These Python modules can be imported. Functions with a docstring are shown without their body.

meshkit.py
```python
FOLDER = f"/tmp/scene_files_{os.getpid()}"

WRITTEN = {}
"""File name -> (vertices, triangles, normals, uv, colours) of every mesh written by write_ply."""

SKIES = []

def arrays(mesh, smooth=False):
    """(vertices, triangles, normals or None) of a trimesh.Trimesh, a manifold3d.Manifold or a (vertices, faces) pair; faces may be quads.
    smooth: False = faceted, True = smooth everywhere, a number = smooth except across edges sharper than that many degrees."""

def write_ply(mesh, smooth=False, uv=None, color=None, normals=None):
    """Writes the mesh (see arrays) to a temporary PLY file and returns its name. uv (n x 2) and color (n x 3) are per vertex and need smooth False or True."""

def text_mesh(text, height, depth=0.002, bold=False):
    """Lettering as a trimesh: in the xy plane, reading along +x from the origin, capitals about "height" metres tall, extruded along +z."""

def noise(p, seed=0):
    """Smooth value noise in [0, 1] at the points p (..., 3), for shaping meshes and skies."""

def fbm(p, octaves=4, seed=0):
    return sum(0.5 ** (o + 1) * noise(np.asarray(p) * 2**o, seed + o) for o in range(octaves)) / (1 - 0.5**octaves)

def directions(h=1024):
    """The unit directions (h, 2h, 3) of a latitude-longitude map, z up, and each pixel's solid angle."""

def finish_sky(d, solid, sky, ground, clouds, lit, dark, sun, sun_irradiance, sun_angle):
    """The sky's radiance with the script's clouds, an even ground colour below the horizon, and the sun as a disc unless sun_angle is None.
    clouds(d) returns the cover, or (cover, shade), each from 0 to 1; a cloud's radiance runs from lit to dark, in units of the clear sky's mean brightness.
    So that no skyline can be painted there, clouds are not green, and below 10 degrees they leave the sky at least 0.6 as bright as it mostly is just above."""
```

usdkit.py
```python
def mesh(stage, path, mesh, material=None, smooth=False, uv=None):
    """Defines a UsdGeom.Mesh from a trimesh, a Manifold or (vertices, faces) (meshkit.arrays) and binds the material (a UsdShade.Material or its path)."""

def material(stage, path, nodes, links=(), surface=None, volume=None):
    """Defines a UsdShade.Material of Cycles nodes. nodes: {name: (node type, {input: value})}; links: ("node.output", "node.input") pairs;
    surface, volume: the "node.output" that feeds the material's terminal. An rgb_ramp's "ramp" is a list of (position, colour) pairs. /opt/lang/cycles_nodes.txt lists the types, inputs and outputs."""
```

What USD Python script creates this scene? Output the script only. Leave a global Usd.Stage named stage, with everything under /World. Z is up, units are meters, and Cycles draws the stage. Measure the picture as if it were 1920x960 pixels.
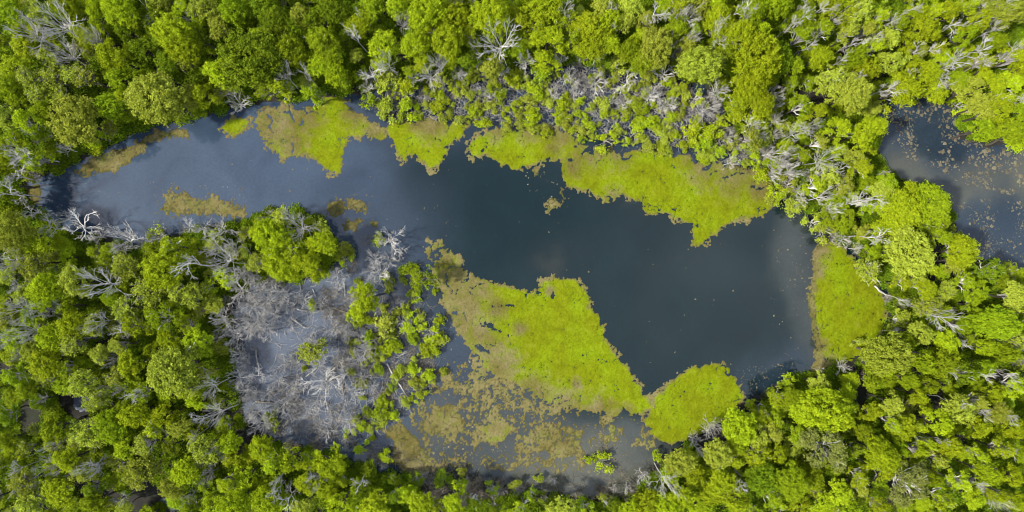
import math, random
import numpy as np
import shapely
from shapely.geometry import Polygon
from scipy import ndimage
from scipy.spatial import cKDTree
from pxr import Usd, UsdGeom, UsdLux, UsdShade, Sdf, Gf, Vt
import usdkit
from meshkit import noise, fbm

# ------------------------------------------------------------------ camera, sky, sun, exposure
stage = Usd.Stage.CreateInMemory()
UsdGeom.SetStageUpAxis(stage, UsdGeom.Tokens.z)
UsdGeom.SetStageMetersPerUnit(stage, 1.0)
world = UsdGeom.Xform.Define(stage, '/World')
stage.SetDefaultPrim(world.GetPrim())
UsdGeom.Scope.Define(stage, '/World/Looks')

CAM_H = 120.0            # a drone straight above the pond
WIDTH_M = 178.0          # metres of ground across the picture
S = WIDTH_M / 1920.0     # metres per photograph pixel at water level
cam = UsdGeom.Camera.Define(stage, '/World/camera')
cam.AddTranslateOp().Set(Gf.Vec3d(0, 0, CAM_H))
cam.CreateHorizontalApertureAttr(36.0)
cam.CreateFocalLengthAttr(36.0 * CAM_H / WIDTH_M)
cam.CreateClippingRangeAttr(Gf.Vec2f(1.0, 5000.0))
cam.CreateExposureAttr(1.85)

SUN_EL = math.radians(50.0)
SUN_AZ = math.radians(180.0 + 14.0)      # towards the sun: from the left, a little from below
sun_dir = np.array([math.cos(SUN_AZ) * math.cos(SUN_EL), math.sin(SUN_AZ) * math.cos(SUN_EL), math.sin(SUN_EL)])

def mat(name, nodes, links, surface):
    return usdkit.material(stage, '/World/Looks/' + name, nodes, links, surface=surface)

sky_m = mat('sky_look', {
    'sky': ('sky_texture', {'sky_type': 'single_scattering', 'sun_disc': False, 'sun_elevation': SUN_EL,
                            'sun_rotation': math.atan2(sun_dir[0], sun_dir[1]), 'aerosol_density': 1.5}),
    'tc': ('texture_coordinate', {}),
    'n': ('noise_texture', {'scale': 2.6, 'detail': 6.0, 'roughness': 0.55, 'distortion': 0.4}),
    'r': ('rgb_ramp', {'ramp': [(0.36, (0.10, 0.10, 0.10)), (0.66, (0.75, 0.75, 0.75))]}),
    'mx': ('mix', {'color2': (7.0, 7.4, 8.2)}),
    'bg': ('background_shader', {'strength': 0.12}),
}, [('tc.generated', 'n.vector'), ('n.fac', 'r.fac'), ('r.color', 'mx.fac'), ('sky.color', 'mx.color1'),
    ('mx.color', 'bg.color')], 'bg.background')
dome = UsdLux.DomeLight.Define(stage, '/World/sky')
UsdShade.MaterialBindingAPI.Apply(dome.GetPrim()).Bind(sky_m)
dome.GetPrim().SetCustomDataByKey('kind', 'structure')
sun = UsdLux.DistantLight.Define(stage, '/World/sun')
sun.CreateNormalizeAttr(True)
sun.CreateIntensityAttr(0.97)
sun.CreateAngleAttr(4.0)
sun.CreateColorAttr(Gf.Vec3f(1.0, 0.95, 0.86))
q = Gf.Rotation(Gf.Vec3d(0, 0, 1), Gf.Vec3d(*sun_dir))
sun.AddOrientOp().Set(Gf.Quatf(q.GetQuat()))

# ------------------------------------------------------------------ helpers
rng = np.random.default_rng(11)
_used = {}
def numbered(name):
    n = _used.get(name, 0); _used[name] = n + 1
    return name if n == 0 else f'{name}_{n:03d}'

def tag(prim, label=None, category=None, group=None, kind=None):
    for k, v in (('label', label), ('category', category), ('group', group), ('kind', kind)):
        if v: prim.SetCustomDataByKey(k, v)

def put(path, v, f, material, tint=None, smooth=False):
    m = usdkit.mesh(stage, path, (np.asarray(v, float), np.asarray(f, int)), material, smooth=smooth)
    if tint is not None:
        tint = np.asarray(tint, np.float32)
        if tint.ndim == 2:
            UsdGeom.PrimvarsAPI(m).CreatePrimvar('tint', Sdf.ValueTypeNames.Color3fArray, 'vertex').Set(Vt.Vec3fArray.FromNumpy(tint))
        else:
            UsdGeom.PrimvarsAPI(m).CreatePrimvar('tint', Sdf.ValueTypeNames.FloatArray, 'vertex').Set(Vt.FloatArray.FromNumpy(tint))
    return m

def P(px, py, z=0.0):
    """the point at height z that stands at this pixel of the photograph"""
    k = S * (CAM_H - z) / CAM_H
    return (px - 960) * k, (480 - py) * k

def poly(pts):
    return Polygon([((x - 960) * S, (480 - y) * S) for x, y in pts]).buffer(0)

def signed(polygon, X, Y, step):
    """signed distance in metres (inside positive) on a regular grid"""
    ins = shapely.contains_xy(polygon, X.ravel(), Y.ravel()).reshape(X.shape)
    return (ndimage.distance_transform_edt(ins) - ndimage.distance_transform_edt(~ins)) * step

def grid_mesh(X, Y, Z, keep=None):
    h, w = X.shape
    idx = np.arange(h * w).reshape(h, w)
    quads = np.stack([idx[:-1, :-1], idx[:-1, 1:], idx[1:, 1:], idx[1:, :-1]], -1)
    if keep is not None: quads = quads[keep]
    quads = quads.reshape(-1, 4)
    tri = np.vstack([quads[:, [0, 1, 2]], quads[:, [0, 2, 3]]])
    u, inv = np.unique(tri, return_inverse=True)
    v = np.stack([X.ravel()[u], Y.ravel()[u], Z.ravel()[u]], 1)
    return v, inv.reshape(-1, 3), u

# ------------------------------------------------------------------ materials
def leaf_material(name, dark, light, trans=0.38):
    return mat(name, {
        'at': ('attribute', {'attribute': 'tint'}),
        'oi': ('object_info', {}),
        'r': ('rgb_ramp', {'ramp': [(0.0, dark), (1.0, light)]}),
        'mr': ('map_range', {'from_min': 0.0, 'from_max': 1.0, 'to_min': 0.78, 'to_max': 1.18}),
        'mh': ('map_range', {'from_min': 0.0, 'from_max': 1.0, 'to_min': 0.493, 'to_max': 0.509}),
        'hs': ('hsv', {}),
        'p': ('principled_bsdf', {'roughness': 0.6, 'specular_ior_level': 0.06}),
        't': ('translucent_bsdf', {}),
        'm': ('mix_closure', {'fac': trans}),
    }, [('at.fac', 'r.fac'), ('oi.random', 'mr.value'), ('oi.random', 'mh.value'), ('r.color', 'hs.color'),
        ('mr.result', 'hs.value'), ('mh.result', 'hs.hue'),
        ('hs.color', 'p.base_color'), ('hs.color', 't.color'), ('p.BSDF', 'm.closure1'), ('t.BSDF', 'm.closure2')], 'm.closure')

TONES = {
    'p': ('pale_leaf',   (0.135, 0.170, 0.008), (0.290, 0.325, 0.036)),
    'b': ('bright_leaf', (0.108, 0.158, 0.003), (0.285, 0.338, 0.008)),
    'm': ('mid_leaf',    (0.080, 0.128, 0.003), (0.215, 0.270, 0.006)),
    'd': ('deep_leaf',   (0.052, 0.092, 0.003), (0.145, 0.195, 0.005)),
    'o': ('olive_leaf',  (0.110, 0.142, 0.008), (0.250, 0.285, 0.026)),
    'g': ('greyish_leaf', (0.080, 0.092, 0.016), (0.170, 0.180, 0.038)),
}
LEAF = {k: leaf_material(*v) for k, v in TONES.items()}

def wood(name, c1, c2, scale=3.0):
    return mat(name, {
        'g': ('texture_coordinate', {}),
        'oi': ('object_info', {}),
        'n': ('noise_texture', {'scale': scale, 'detail': 4.0, 'roughness': 0.65}),
        'r': ('rgb_ramp', {'ramp': [(0.3, c1), (0.7, c2)]}),
        'mr': ('map_range', {'from_min': 0.0, 'from_max': 1.0, 'to_min': 0.55, 'to_max': 1.2}),
        'hs': ('hsv', {}),
        'b': ('bump', {'strength': 0.4, 'distance': 0.03}),
        'p': ('principled_bsdf', {'roughness': 0.85, 'specular_ior_level': 0.2}),
    }, [('g.object', 'n.vector'), ('n.fac', 'r.fac'), ('r.color', 'hs.color'), ('oi.random', 'mr.value'), ('mr.result', 'hs.value'),
        ('hs.color', 'p.base_color'), ('n.fac', 'b.height'), ('b.normal', 'p.normal')], 'p.BSDF')

BARK = wood('bark', (0.022, 0.018, 0.013), (0.055, 0.046, 0.036))
DEADWOOD = wood('bleached_wood', (0.155, 0.147, 0.132), (0.37, 0.352, 0.318))
GREYWOOD = wood('weathered_grey_wood', (0.115, 0.107, 0.093), (0.26, 0.242, 0.21))
TANWOOD = wood('dry_brown_wood', (0.085, 0.071, 0.048), (0.175, 0.150, 0.108))

GROUND = mat('forest_floor', {
    'g': ('geometry', {}),
    'n1': ('noise_texture', {'scale': 0.35, 'detail': 5.0, 'roughness': 0.6}),
    'n2': ('noise_texture', {'scale': 4.0, 'detail': 6.0, 'roughness': 0.7}),
    'r1': ('rgb_ramp', {'ramp': [(0.35, (0.0045, 0.004, 0.0025)), (0.52, (0.009, 0.0078, 0.005)), (0.68, (0.006, 0.010, 0.002))]}),
    'r2': ('rgb_ramp', {'ramp': [(0.25, (0.45, 0.45, 0.45)), (0.75, (1.5, 1.5, 1.5))]}),
    'm': ('mix', {'mix_type': 'multiply', 'fac': 1.0}),
    'b': ('bump', {'strength': 0.7, 'distance': 0.12}),
    'p': ('principled_bsdf', {'roughness': 0.9, 'specular_ior_level': 0.2}),
}, [('g.position', 'n1.vector'), ('g.position', 'n2.vector'), ('n1.fac', 'r1.fac'), ('n2.fac', 'r2.fac'), ('r1.color', 'm.color1'),
    ('r2.color', 'm.color2'), ('m.color', 'p.base_color'), ('n2.fac', 'b.height'), ('b.normal', 'p.normal')], 'p.BSDF')

WATER = mat('pond_water', {
    'at': ('attribute', {'attribute': 'tint'}),
    'g': ('geometry', {}),
    'n1': ('noise_texture', {'scale': 0.09, 'detail': 6.0, 'roughness': 0.6, 'distortion': 0.5}),
    'n3': ('noise_texture', {'scale': 2.2, 'detail': 4.0, 'roughness': 0.65}),
    'r1': ('rgb_ramp', {'ramp': [(0.32, (0.78, 0.80, 0.82)), (0.70, (1.25, 1.22, 1.18))]}),
    'r3': ('rgb_ramp', {'ramp': [(0.3, (0.88, 0.88, 0.88)), (0.7, (1.12, 1.12, 1.12))]}),
    'm1': ('mix', {'mix_type': 'multiply', 'fac': 1.0}),
    'm2': ('mix', {'mix_type': 'multiply', 'fac': 1.0}),
    'w': ('noise_texture', {'scale': 1.6, 'detail': 3.0}),
    'b': ('bump', {'strength': 0.06, 'distance': 0.05}),
    'p': ('principled_bsdf', {'roughness': 0.06, 'ior': 1.333, 'specular_ior_level': 0.5}),
}, [('g.position', 'n1.vector'), ('g.position', 'n3.vector'), ('g.position', 'w.vector'), ('n1.fac', 'r1.fac'), ('n3.fac', 'r3.fac'),
    ('at.color', 'm1.color1'), ('r1.color', 'm1.color2'), ('m1.color', 'm2.color1'), ('r3.color', 'm2.color2'), ('m2.color', 'p.base_color'),
    ('w.fac', 'b.height'), ('b.normal', 'p.normal')], 'p.BSDF')

ALGAE = mat('algae_mat', {
    'at': ('attribute', {'attribute': 'tint'}),
    'g': ('geometry', {}),
    'n1': ('noise_texture', {'scale': 3.2, 'detail': 5.0, 'roughness': 0.7}),
    'r1': ('rgb_ramp', {'ramp': [(0.28, (0.78, 0.80, 0.76)), (0.72, (1.2, 1.19, 1.15))]}),
    'm1': ('mix', {'mix_type': 'multiply', 'fac': 1.0}),
    'b': ('bump', {'strength': 0.8, 'distance': 0.12}),
    'p': ('principled_bsdf', {'roughness': 0.9, 'specular_ior_level': 0.05}),
}, [('g.position', 'n1.vector'), ('n1.fac', 'r1.fac'), ('at.color', 'm1.color1'), ('r1.color', 'm1.color2'), ('m1.color', 'p.base_color'),
    ('n1.fac', 'b.height'), ('b.normal', 'p.normal')], 'p.BSDF')

# ------------------------------------------------------------------ ground and water
MAIN_POND = poly([(55,345),(100,325),(150,300),(210,275),(270,240),(340,225),(420,212),(480,195),(560,185),(640,175),(700,170),(780,160),(850,150),
    (920,130),(1000,125),(1080,120),(1160,140),(1240,140),(1320,160),(1360,210),(1380,270),(1420,320),(1470,350),(1500,385),(1540,430),(1580,450),
    (1620,490),(1665,550),(1665,600),(1640,645),(1590,680),(1540,690),(1480,705),(1400,755),(1340,800),(1280,840),(1220,880),(1190,920),(1100,935),
    (1000,920),(880,900),(760,895),(680,870),(600,840),(520,830),(460,790),(435,700),(430,620),(440,560),(480,525),(560,530),(610,510),(640,480),
    (625,440),(600,405),(560,392),(510,390),(450,415),(390,425),(330,440),(260,460),(210,455),(150,440),(90,415),(50,385)])
SECOND_POND = poly([(1640,200),(1700,180),(1790,195),(1800,260),(1870,275),(1990,275),(1990,540),(1890,505),(1830,480),(1790,430),(1780,380),
    (1740,350),(1690,340),(1655,310),(1640,270)])
POOLS = [poly([(140,745),(160,740),(172,758),(160,775),(142,770)]), poly([(305,935),(335,930),(345,950),(320,965)]), poly([(520,470),(540,476),(530,490)])]
WATERS = shapely.union_all([MAIN_POND, SECOND_POND] + POOLS)

gx = np.concatenate([np.arange(-400, -100, 20.0), np.arange(-100, 100.01, 0.5), np.arange(120, 401, 20.0)])
gy = np.concatenate([np.arange(-300, -60, 20.0), np.arange(-60, 60.01, 0.5), np.arange(80, 301, 20.0)])
fx, fy = np.arange(-100, 100.01, 0.5), np.arange(-60, 60.01, 0.5)
FX, FY = np.meshgrid(fx, fy)
SD = signed(WATERS, FX, FY, 0.5)
def water_sd(x, y):
    x, y = np.asarray(x, float), np.asarray(y, float)
    c = [np.atleast_1d(np.clip((y + 60) / 0.5, 0, SD.shape[0] - 1)), np.atleast_1d(np.clip((x + 100) / 0.5, 0, SD.shape[1] - 1))]
    return ndimage.map_coordinates(SD, c, order=1).reshape(x.shape)
def ground_z(x, y):
    x, y = np.asarray(x, float), np.asarray(y, float)
    p = np.stack([x * 0.35, y * 0.35, x * 0], -1)
    d = water_sd(x, y) + (fbm(p, 4, 5) - 0.5) * 3.0
    z = np.clip(-d * 0.22, -0.9, 0.55)
    return z + (fbm(np.stack([x * 0.9, y * 0.9, x * 0 + 3], -1), 3, 9) - 0.5) * 0.25 * np.clip(-d, 0, 1)
GX, GY = np.meshgrid(gx, gy)
v, f, _ = grid_mesh(GX, GY, ground_z(GX, GY))
tag(put('/World/ground', v, f, GROUND, smooth=True).GetPrim(), kind='structure')

# water: one level sheet; coloured by place: silt, peat, shallow mud; the left blue mostly paints in sky reflection
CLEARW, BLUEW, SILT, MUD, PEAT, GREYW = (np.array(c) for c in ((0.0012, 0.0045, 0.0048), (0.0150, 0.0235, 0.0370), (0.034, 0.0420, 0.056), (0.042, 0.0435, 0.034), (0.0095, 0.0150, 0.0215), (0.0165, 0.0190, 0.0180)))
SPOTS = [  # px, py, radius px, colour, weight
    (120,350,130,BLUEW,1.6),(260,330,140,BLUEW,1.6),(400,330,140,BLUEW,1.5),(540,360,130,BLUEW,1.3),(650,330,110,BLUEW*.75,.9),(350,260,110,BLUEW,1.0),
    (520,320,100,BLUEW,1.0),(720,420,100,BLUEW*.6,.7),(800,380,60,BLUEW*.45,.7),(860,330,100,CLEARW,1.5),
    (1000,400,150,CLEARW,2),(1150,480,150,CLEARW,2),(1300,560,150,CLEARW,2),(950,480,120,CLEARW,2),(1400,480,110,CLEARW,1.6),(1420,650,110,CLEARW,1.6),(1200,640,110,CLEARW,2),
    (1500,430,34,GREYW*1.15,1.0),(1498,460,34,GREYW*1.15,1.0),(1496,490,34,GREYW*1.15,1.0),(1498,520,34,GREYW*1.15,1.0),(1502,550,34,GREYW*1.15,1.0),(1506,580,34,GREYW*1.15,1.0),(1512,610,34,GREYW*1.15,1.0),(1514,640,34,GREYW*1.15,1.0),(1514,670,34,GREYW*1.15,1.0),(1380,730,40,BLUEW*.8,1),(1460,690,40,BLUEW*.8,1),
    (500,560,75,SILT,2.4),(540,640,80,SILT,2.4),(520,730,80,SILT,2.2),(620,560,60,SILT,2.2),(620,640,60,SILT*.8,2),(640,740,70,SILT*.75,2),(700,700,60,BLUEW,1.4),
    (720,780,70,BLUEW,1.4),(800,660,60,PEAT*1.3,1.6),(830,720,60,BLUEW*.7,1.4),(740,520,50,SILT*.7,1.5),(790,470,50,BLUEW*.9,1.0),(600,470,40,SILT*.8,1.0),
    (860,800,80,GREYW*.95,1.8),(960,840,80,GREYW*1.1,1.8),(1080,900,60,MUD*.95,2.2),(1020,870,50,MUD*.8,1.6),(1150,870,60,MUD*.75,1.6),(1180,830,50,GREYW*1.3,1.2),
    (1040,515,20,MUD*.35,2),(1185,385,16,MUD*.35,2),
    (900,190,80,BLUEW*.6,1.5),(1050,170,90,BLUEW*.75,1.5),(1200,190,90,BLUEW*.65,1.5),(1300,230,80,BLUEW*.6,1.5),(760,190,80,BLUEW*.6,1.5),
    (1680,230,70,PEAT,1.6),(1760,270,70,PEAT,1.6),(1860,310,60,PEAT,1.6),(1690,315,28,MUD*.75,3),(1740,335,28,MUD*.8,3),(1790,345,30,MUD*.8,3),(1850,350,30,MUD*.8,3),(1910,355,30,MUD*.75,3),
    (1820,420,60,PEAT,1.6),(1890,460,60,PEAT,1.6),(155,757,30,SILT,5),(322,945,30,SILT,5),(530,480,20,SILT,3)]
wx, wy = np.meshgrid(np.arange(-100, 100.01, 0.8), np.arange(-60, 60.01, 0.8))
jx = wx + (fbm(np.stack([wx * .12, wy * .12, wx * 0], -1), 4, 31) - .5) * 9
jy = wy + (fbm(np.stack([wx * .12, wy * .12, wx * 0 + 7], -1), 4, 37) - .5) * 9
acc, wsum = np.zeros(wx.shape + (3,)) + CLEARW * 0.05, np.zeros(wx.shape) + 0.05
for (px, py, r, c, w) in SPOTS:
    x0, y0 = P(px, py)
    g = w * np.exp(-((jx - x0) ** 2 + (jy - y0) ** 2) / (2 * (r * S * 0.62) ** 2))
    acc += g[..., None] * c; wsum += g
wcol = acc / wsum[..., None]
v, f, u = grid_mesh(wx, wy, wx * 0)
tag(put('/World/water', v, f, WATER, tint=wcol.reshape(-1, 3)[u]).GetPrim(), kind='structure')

# ------------------------------------------------------------------ floating algae mats
STEP = 0.14
ax_, ay_ = np.arange(-93, 93, STEP), np.arange(-46, 46, STEP)
AX, AY = np.meshgrid(ax_, ay_)
A3 = np.stack([AX, AY, AX * 0], -1)
N_big, N_mid, N_fine = (fbm(A3 * k, 4, s) - 0.5 for k, s in ((0.35, 41), (1.1, 43), (3.2, 47)))
ridge = np.abs(fbm(A3 * np.array([0.30, 0.30, 1]) + 0.25 * np.stack([N_big, N_mid, N_mid], -1), 3, 53) - 0.5)     # thin where mats crack apart
ridge2 = np.abs(fbm(A3 * np.array([0.8, 0.8, 1]) + 13, 3, 59) - 0.5)
GREEN, LIME, TAN, DRY = (np.array(c) for c in ((0.069, 0.081, 0.0006), (0.058, 0.079, 0.0006), (0.054, 0.046, 0.0120), (0.060, 0.051, 0.022)))

# name, label, outline, cover bias (m), roughness of edge, [tan spots (px, py, r px)], rim of tan (m), dense cracks
MATS = [
 ('small round green algae mat by the bare spiky tree on the upper shore', [(410,238),(420,225),(445,218),(470,225),(460,245),(440,258),(420,250)], .1, .8, [], .5),
 ('broad green and tan algae mat with a long lobe, leftmost of the large upper mats', [(476,228),(492,208),(520,203),(560,198),(598,196),(606,180),(640,180),(662,200),(690,225),(720,245),(728,266),(705,266),(690,260),(655,255),(648,290),(640,326),(615,326),(590,300),(575,290),(555,293),(530,300),(505,280),(484,258)], .2, 1.0, [(520,225,54),(560,215,42),(500,250,44),(545,268,30),(672,212,30),(700,245,20)], .5),
 ('green forked algae mat under the upper shore shrubs, second of the large mats', [(722,232),(770,225),(800,220),(850,230),(877,234),(870,255),(840,280),(837,300),(810,318),(785,300),(765,290),(762,308),(745,292),(733,262)], .2, .9, [(810,232,30),(785,228,20)], .4),
 ('green algae mat with scalloped lower edge in the middle of the upper shore', [(873,277),(885,258),(930,240),(980,238),(1060,240),(1088,262),(1080,285),(1062,300),(1040,302),(1010,305),(985,318),(960,320),(940,310),(910,290),(885,300)], .2, .9, [(990,240,26),(930,248,20),(1050,250,30),(1040,280,16)], .5),
 ('largest upper algae mat, yellow green, drawn out to a point at its lower right', [(1050,292),(1075,275),(1095,268),(1140,280),(1220,280),(1290,293),(1350,305),(1400,318),(1450,352),(1454,385),(1430,405),(1380,415),(1340,440),(1310,466),(1296,462),(1296,425),(1240,400),(1215,405),(1195,380),(1165,368),(1145,385),(1100,360),(1060,352),(1045,322)], .2, 1.0, [(1110,285,34),(1160,285,30),(1320,310,40),(1375,325,44),(1420,350,26),(1075,310,24),(1150,370,20)], .5),
 ('half moon green algae mat against the right bank of the pond', [(1528,490),(1550,448),(1575,455),(1600,480),(1630,510),(1664,556),(1664,610),(1642,648),(1600,682),(1570,694),(1545,694),(1526,690),(1536,640),(1523,600),(1520,560),(1526,520)], .2, .6, [(1530,505,18),(1540,475,18),(1524,540,11),(1522,575,9),(1528,615,9),(1537,650,16),(1542,682,24)], .55),
 ('huge green algae mat in the pond centre with brown left flank', [(798,470),(805,455),(830,452),(858,480),(870,505),(930,530),(975,538),(1000,548),(1010,530),(1040,518),(1080,522),(1112,558),(1105,575),(1130,592),(1140,640),(1180,690),(1210,738),(1226,760),(1205,780),(1150,782),(1110,772),(1050,765),(1000,750),(960,715),(905,695),(880,650),(850,610),(830,560),(812,510)], .2, 1.1, [(825,480,40),(850,530,50),(870,580,48),(880,520,30),(890,545,34),(900,620,30),(940,680,36),(1000,740,40),(1060,765,40),(930,580,22),(1120,775,34),(975,615,14),(1170,780,20),(920,660,34),(860,620,34),(1030,545,10),(1080,720,12)], .5),
 ('rounded green algae mat at the lower right shore of the pond', [(1226,745),(1260,710),(1300,685),(1340,677),(1375,685),(1385,710),(1397,745),(1372,782),(1325,812),(1270,832),(1240,835),(1215,810),(1207,790)], .2, .6, [], .5),
 ('sparse broken tan algae mat drifting across the bottom of the pond', [(742,800),(800,742),(840,665),(900,690),(960,715),(1000,750),(1110,772),(1205,780),(1236,832),(1180,822),(1118,835),(1105,872),(1000,878),(900,868),(840,886),(790,850)], -.60, 2.6, [(900,800,400)], 9),
 ('wedge of tan algae beside the drowned shrubs at the bottom left', [(716,806),(752,792),(780,815),(800,850),(822,886),(770,888),(728,872),(740,840)], .1, .9, [(770,840,200)], 9),
 ('tan algae patch left of the sparse drifting mat', [(783,800),(812,765),(842,752),(872,785),(876,812),(830,818),(795,818)], .0, 1.4, [(830,790,200)], 9),
 ('tan algae patch with a green core above the bottom shore', [(895,800),(930,780),(965,800),(950,830),(915,835)], -.2, 1.6, [(930,800,30)], .8),
 ('tan algae patch in the middle of the drifting bottom mat', [(1000,800),(1060,790),(1105,805),(1090,850),(1030,862),(1005,840)], -.2, 1.8, [(1050,820,200)], 9),
 ('narrow tan algae fringe along the left end of the upper shore', [(134,322),(190,290),(250,272),(262,260),(300,245),(352,243),(352,256),(300,259),(277,266),(266,286),(240,308),(200,324),(160,332)], .1, 1.1, [(240,290,300)], 9),
 ('loose tan algae raft floating off the left point', [(288,392),(318,362),(345,358),(370,375),(400,370),(430,380),(462,388),(456,403),(420,406),(380,402),(330,406),(300,400)], -.05, 1.7, [(370,385,200)], 9),
 ('crescent shaped tan algae raft off the leafy point', [(612,390),(625,380),(640,372),(680,369),(693,396),(680,400),(655,390),(640,402),(625,408)], .0, 1.2, [(650,390,60)], 9),
 ('small tan algae raft just below the crescent shaped one', [(640,422),(655,408),(680,412),(668,430),(645,432)], .0, 1.0, [(660,420,60)], 9),
 ('tiny tan algae raft nearest the white bare fan tree', [(694,416),(706,412),(710,424),(698,428)], .1, .7, [(700,420,40)], 9),
 ('ragged pale algae scrap below the scalloped mat', [(1024,384),(1036,372),(1050,374),(1046,386),(1032,396),(1025,394)], .0, 1.1, [(1037,384,40)], 9),
 ('thin tan algae scrap close under the scalloped mat', [(1050,350),(1058,352),(1062,372),(1054,378),(1050,364)], .0, .8, [(1056,364,30)], 9),
 ('round tan algae scrap at the notch between two upper mats', [(998,318),(1006,314),(1010,326),(1002,332)], .1, .5, [(1004,322,20)], 9),
 ('brown algae fringe at the far left tip of the pond', [(52,352),(70,344),(82,350),(76,375),(60,384)], .1, 1.0, [(66,362,60)], 9),
 ('narrow dry tan rim along the water side of the half moon mat', [(1548,446),(1532,470),(1524,520),(1519,560),(1521,600),(1531,640),(1535,664),(1526,694),(1546,696),(1541,650),(1529,610),(1526,570),(1531,525),(1543,482),(1560,455)], .3, .7, [(1530,560,300)], 9),
 ('tan algae skirt in front of the flooded shrubs at upper right', [(1360,300),(1395,305),(1440,335),(1462,352),(1450,362),(1400,335),(1360,318)], -.1, 1.4, [(1400,325,100)], 9),
]
HOLES = [(950,573,13,3,4),(928,617,18,4,28),(1036,557,3,5,0),(905,655,10,3,30)]
score = np.full(AX.shape, -9.0); owner = np.full(AX.shape, -1); tanness = np.zeros(AX.shape); rimd = np.zeros(AX.shape)
for i, (label, pts, bias, rough, tans, rim) in enumerate(MATS):
    pg = poly(pts)
    x0, y0, x1, y1 = pg.bounds
    c0, c1 = max(0, int((x0 + 93) / STEP) - 40), int((x1 + 93) / STEP) + 40
    r0, r1 = max(0, int((y0 + 46) / STEP) - 40), int((y1 + 46) / STEP) + 40
    sl = (slice(r0, r1), slice(c0, c1))
    sd = signed(pg, AX[sl], AY[sl], STEP)
    inner = np.clip(sd, None, 1.2 if bias >= -.3 else .5)
    fld = inner + bias + rough * ((1.9 if rim < 5 else 1.7) * N_big[sl] + (1.1 if rim < 5 else 1.6) * N_mid[sl] + (0.45 if rim < 5 else 1.7) * N_fine[sl])
    if rim < 5: fld = np.minimum(fld + .25, 25 * (ridge[sl] - 0.006) + np.clip(sd - 1.5, 0, 9) * 0.30)
    else: fld = np.minimum(fld, 18 * (ridge2[sl] - 0.012) + .10)
    tn = np.zeros_like(sd)
    for (tx, ty, tr) in tans:
        ux, uy = P(tx, ty)
        tn = np.maximum(tn, np.clip(1.25 - np.hypot(AX[sl] - ux, AY[sl] - uy) / (tr * S * 1.35), 0, 1))
    tn = np.maximum(tn * (.78 if i in (3, 4) else .88), np.clip(1.15 - (sd + N_mid[sl] * 1.8) / max(rim, .1) / 1.5, 0, 1) if rim < 5 else .92 - np.clip(N_big[sl] * 1.4, -.08, .35))
    if rim < 5: fld = fld - 0.9 * np.clip(tn * 2 - 1.0, 0, 1) * np.clip(0.17 - N_fine[sl] - N_mid[sl] * .6 - N_big[sl] * .5, 0, 1) * 3.2
    for (hx, hy, ha, hb, ht) in (HOLES if i == 6 else ()):
        ux, uy = P(hx, hy); c_, s_ = math.cos(math.radians(ht)), math.sin(math.radians(ht))
        ex, ey = (AX[sl] - ux) * c_ - (AY[sl] - uy) * s_, (AX[sl] - ux) * s_ + (AY[sl] - uy) * c_
        fld = fld - 3.2 * np.clip(1.4 - np.hypot(ex / (ha * S), ey / (hb * S)) + N_mid[sl] * 3.5 + N_fine[sl] * 3 + N_big[sl] * 2, 0, 1.2)
    better = fld > score[sl]
    score[sl] = np.where(better, fld, score[sl]); owner[sl] = np.where(better, i, owner[sl])
    tanness[sl] = np.where(better, tn, tanness[sl]); rimd[sl] = np.where(better, sd, rimd[sl])
labels, count = ndimage.label(score > 0)
sizes = ndimage.sum_labels(np.ones_like(score), labels, np.arange(count + 1))
small = (sizes[labels] < 45) & (score > 0) & (rimd < 1.2) & np.isin(owner, [i for i, m in enumerate(MATS) if m[5] < 5])
score = np.where(small, -.3, score)
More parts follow.
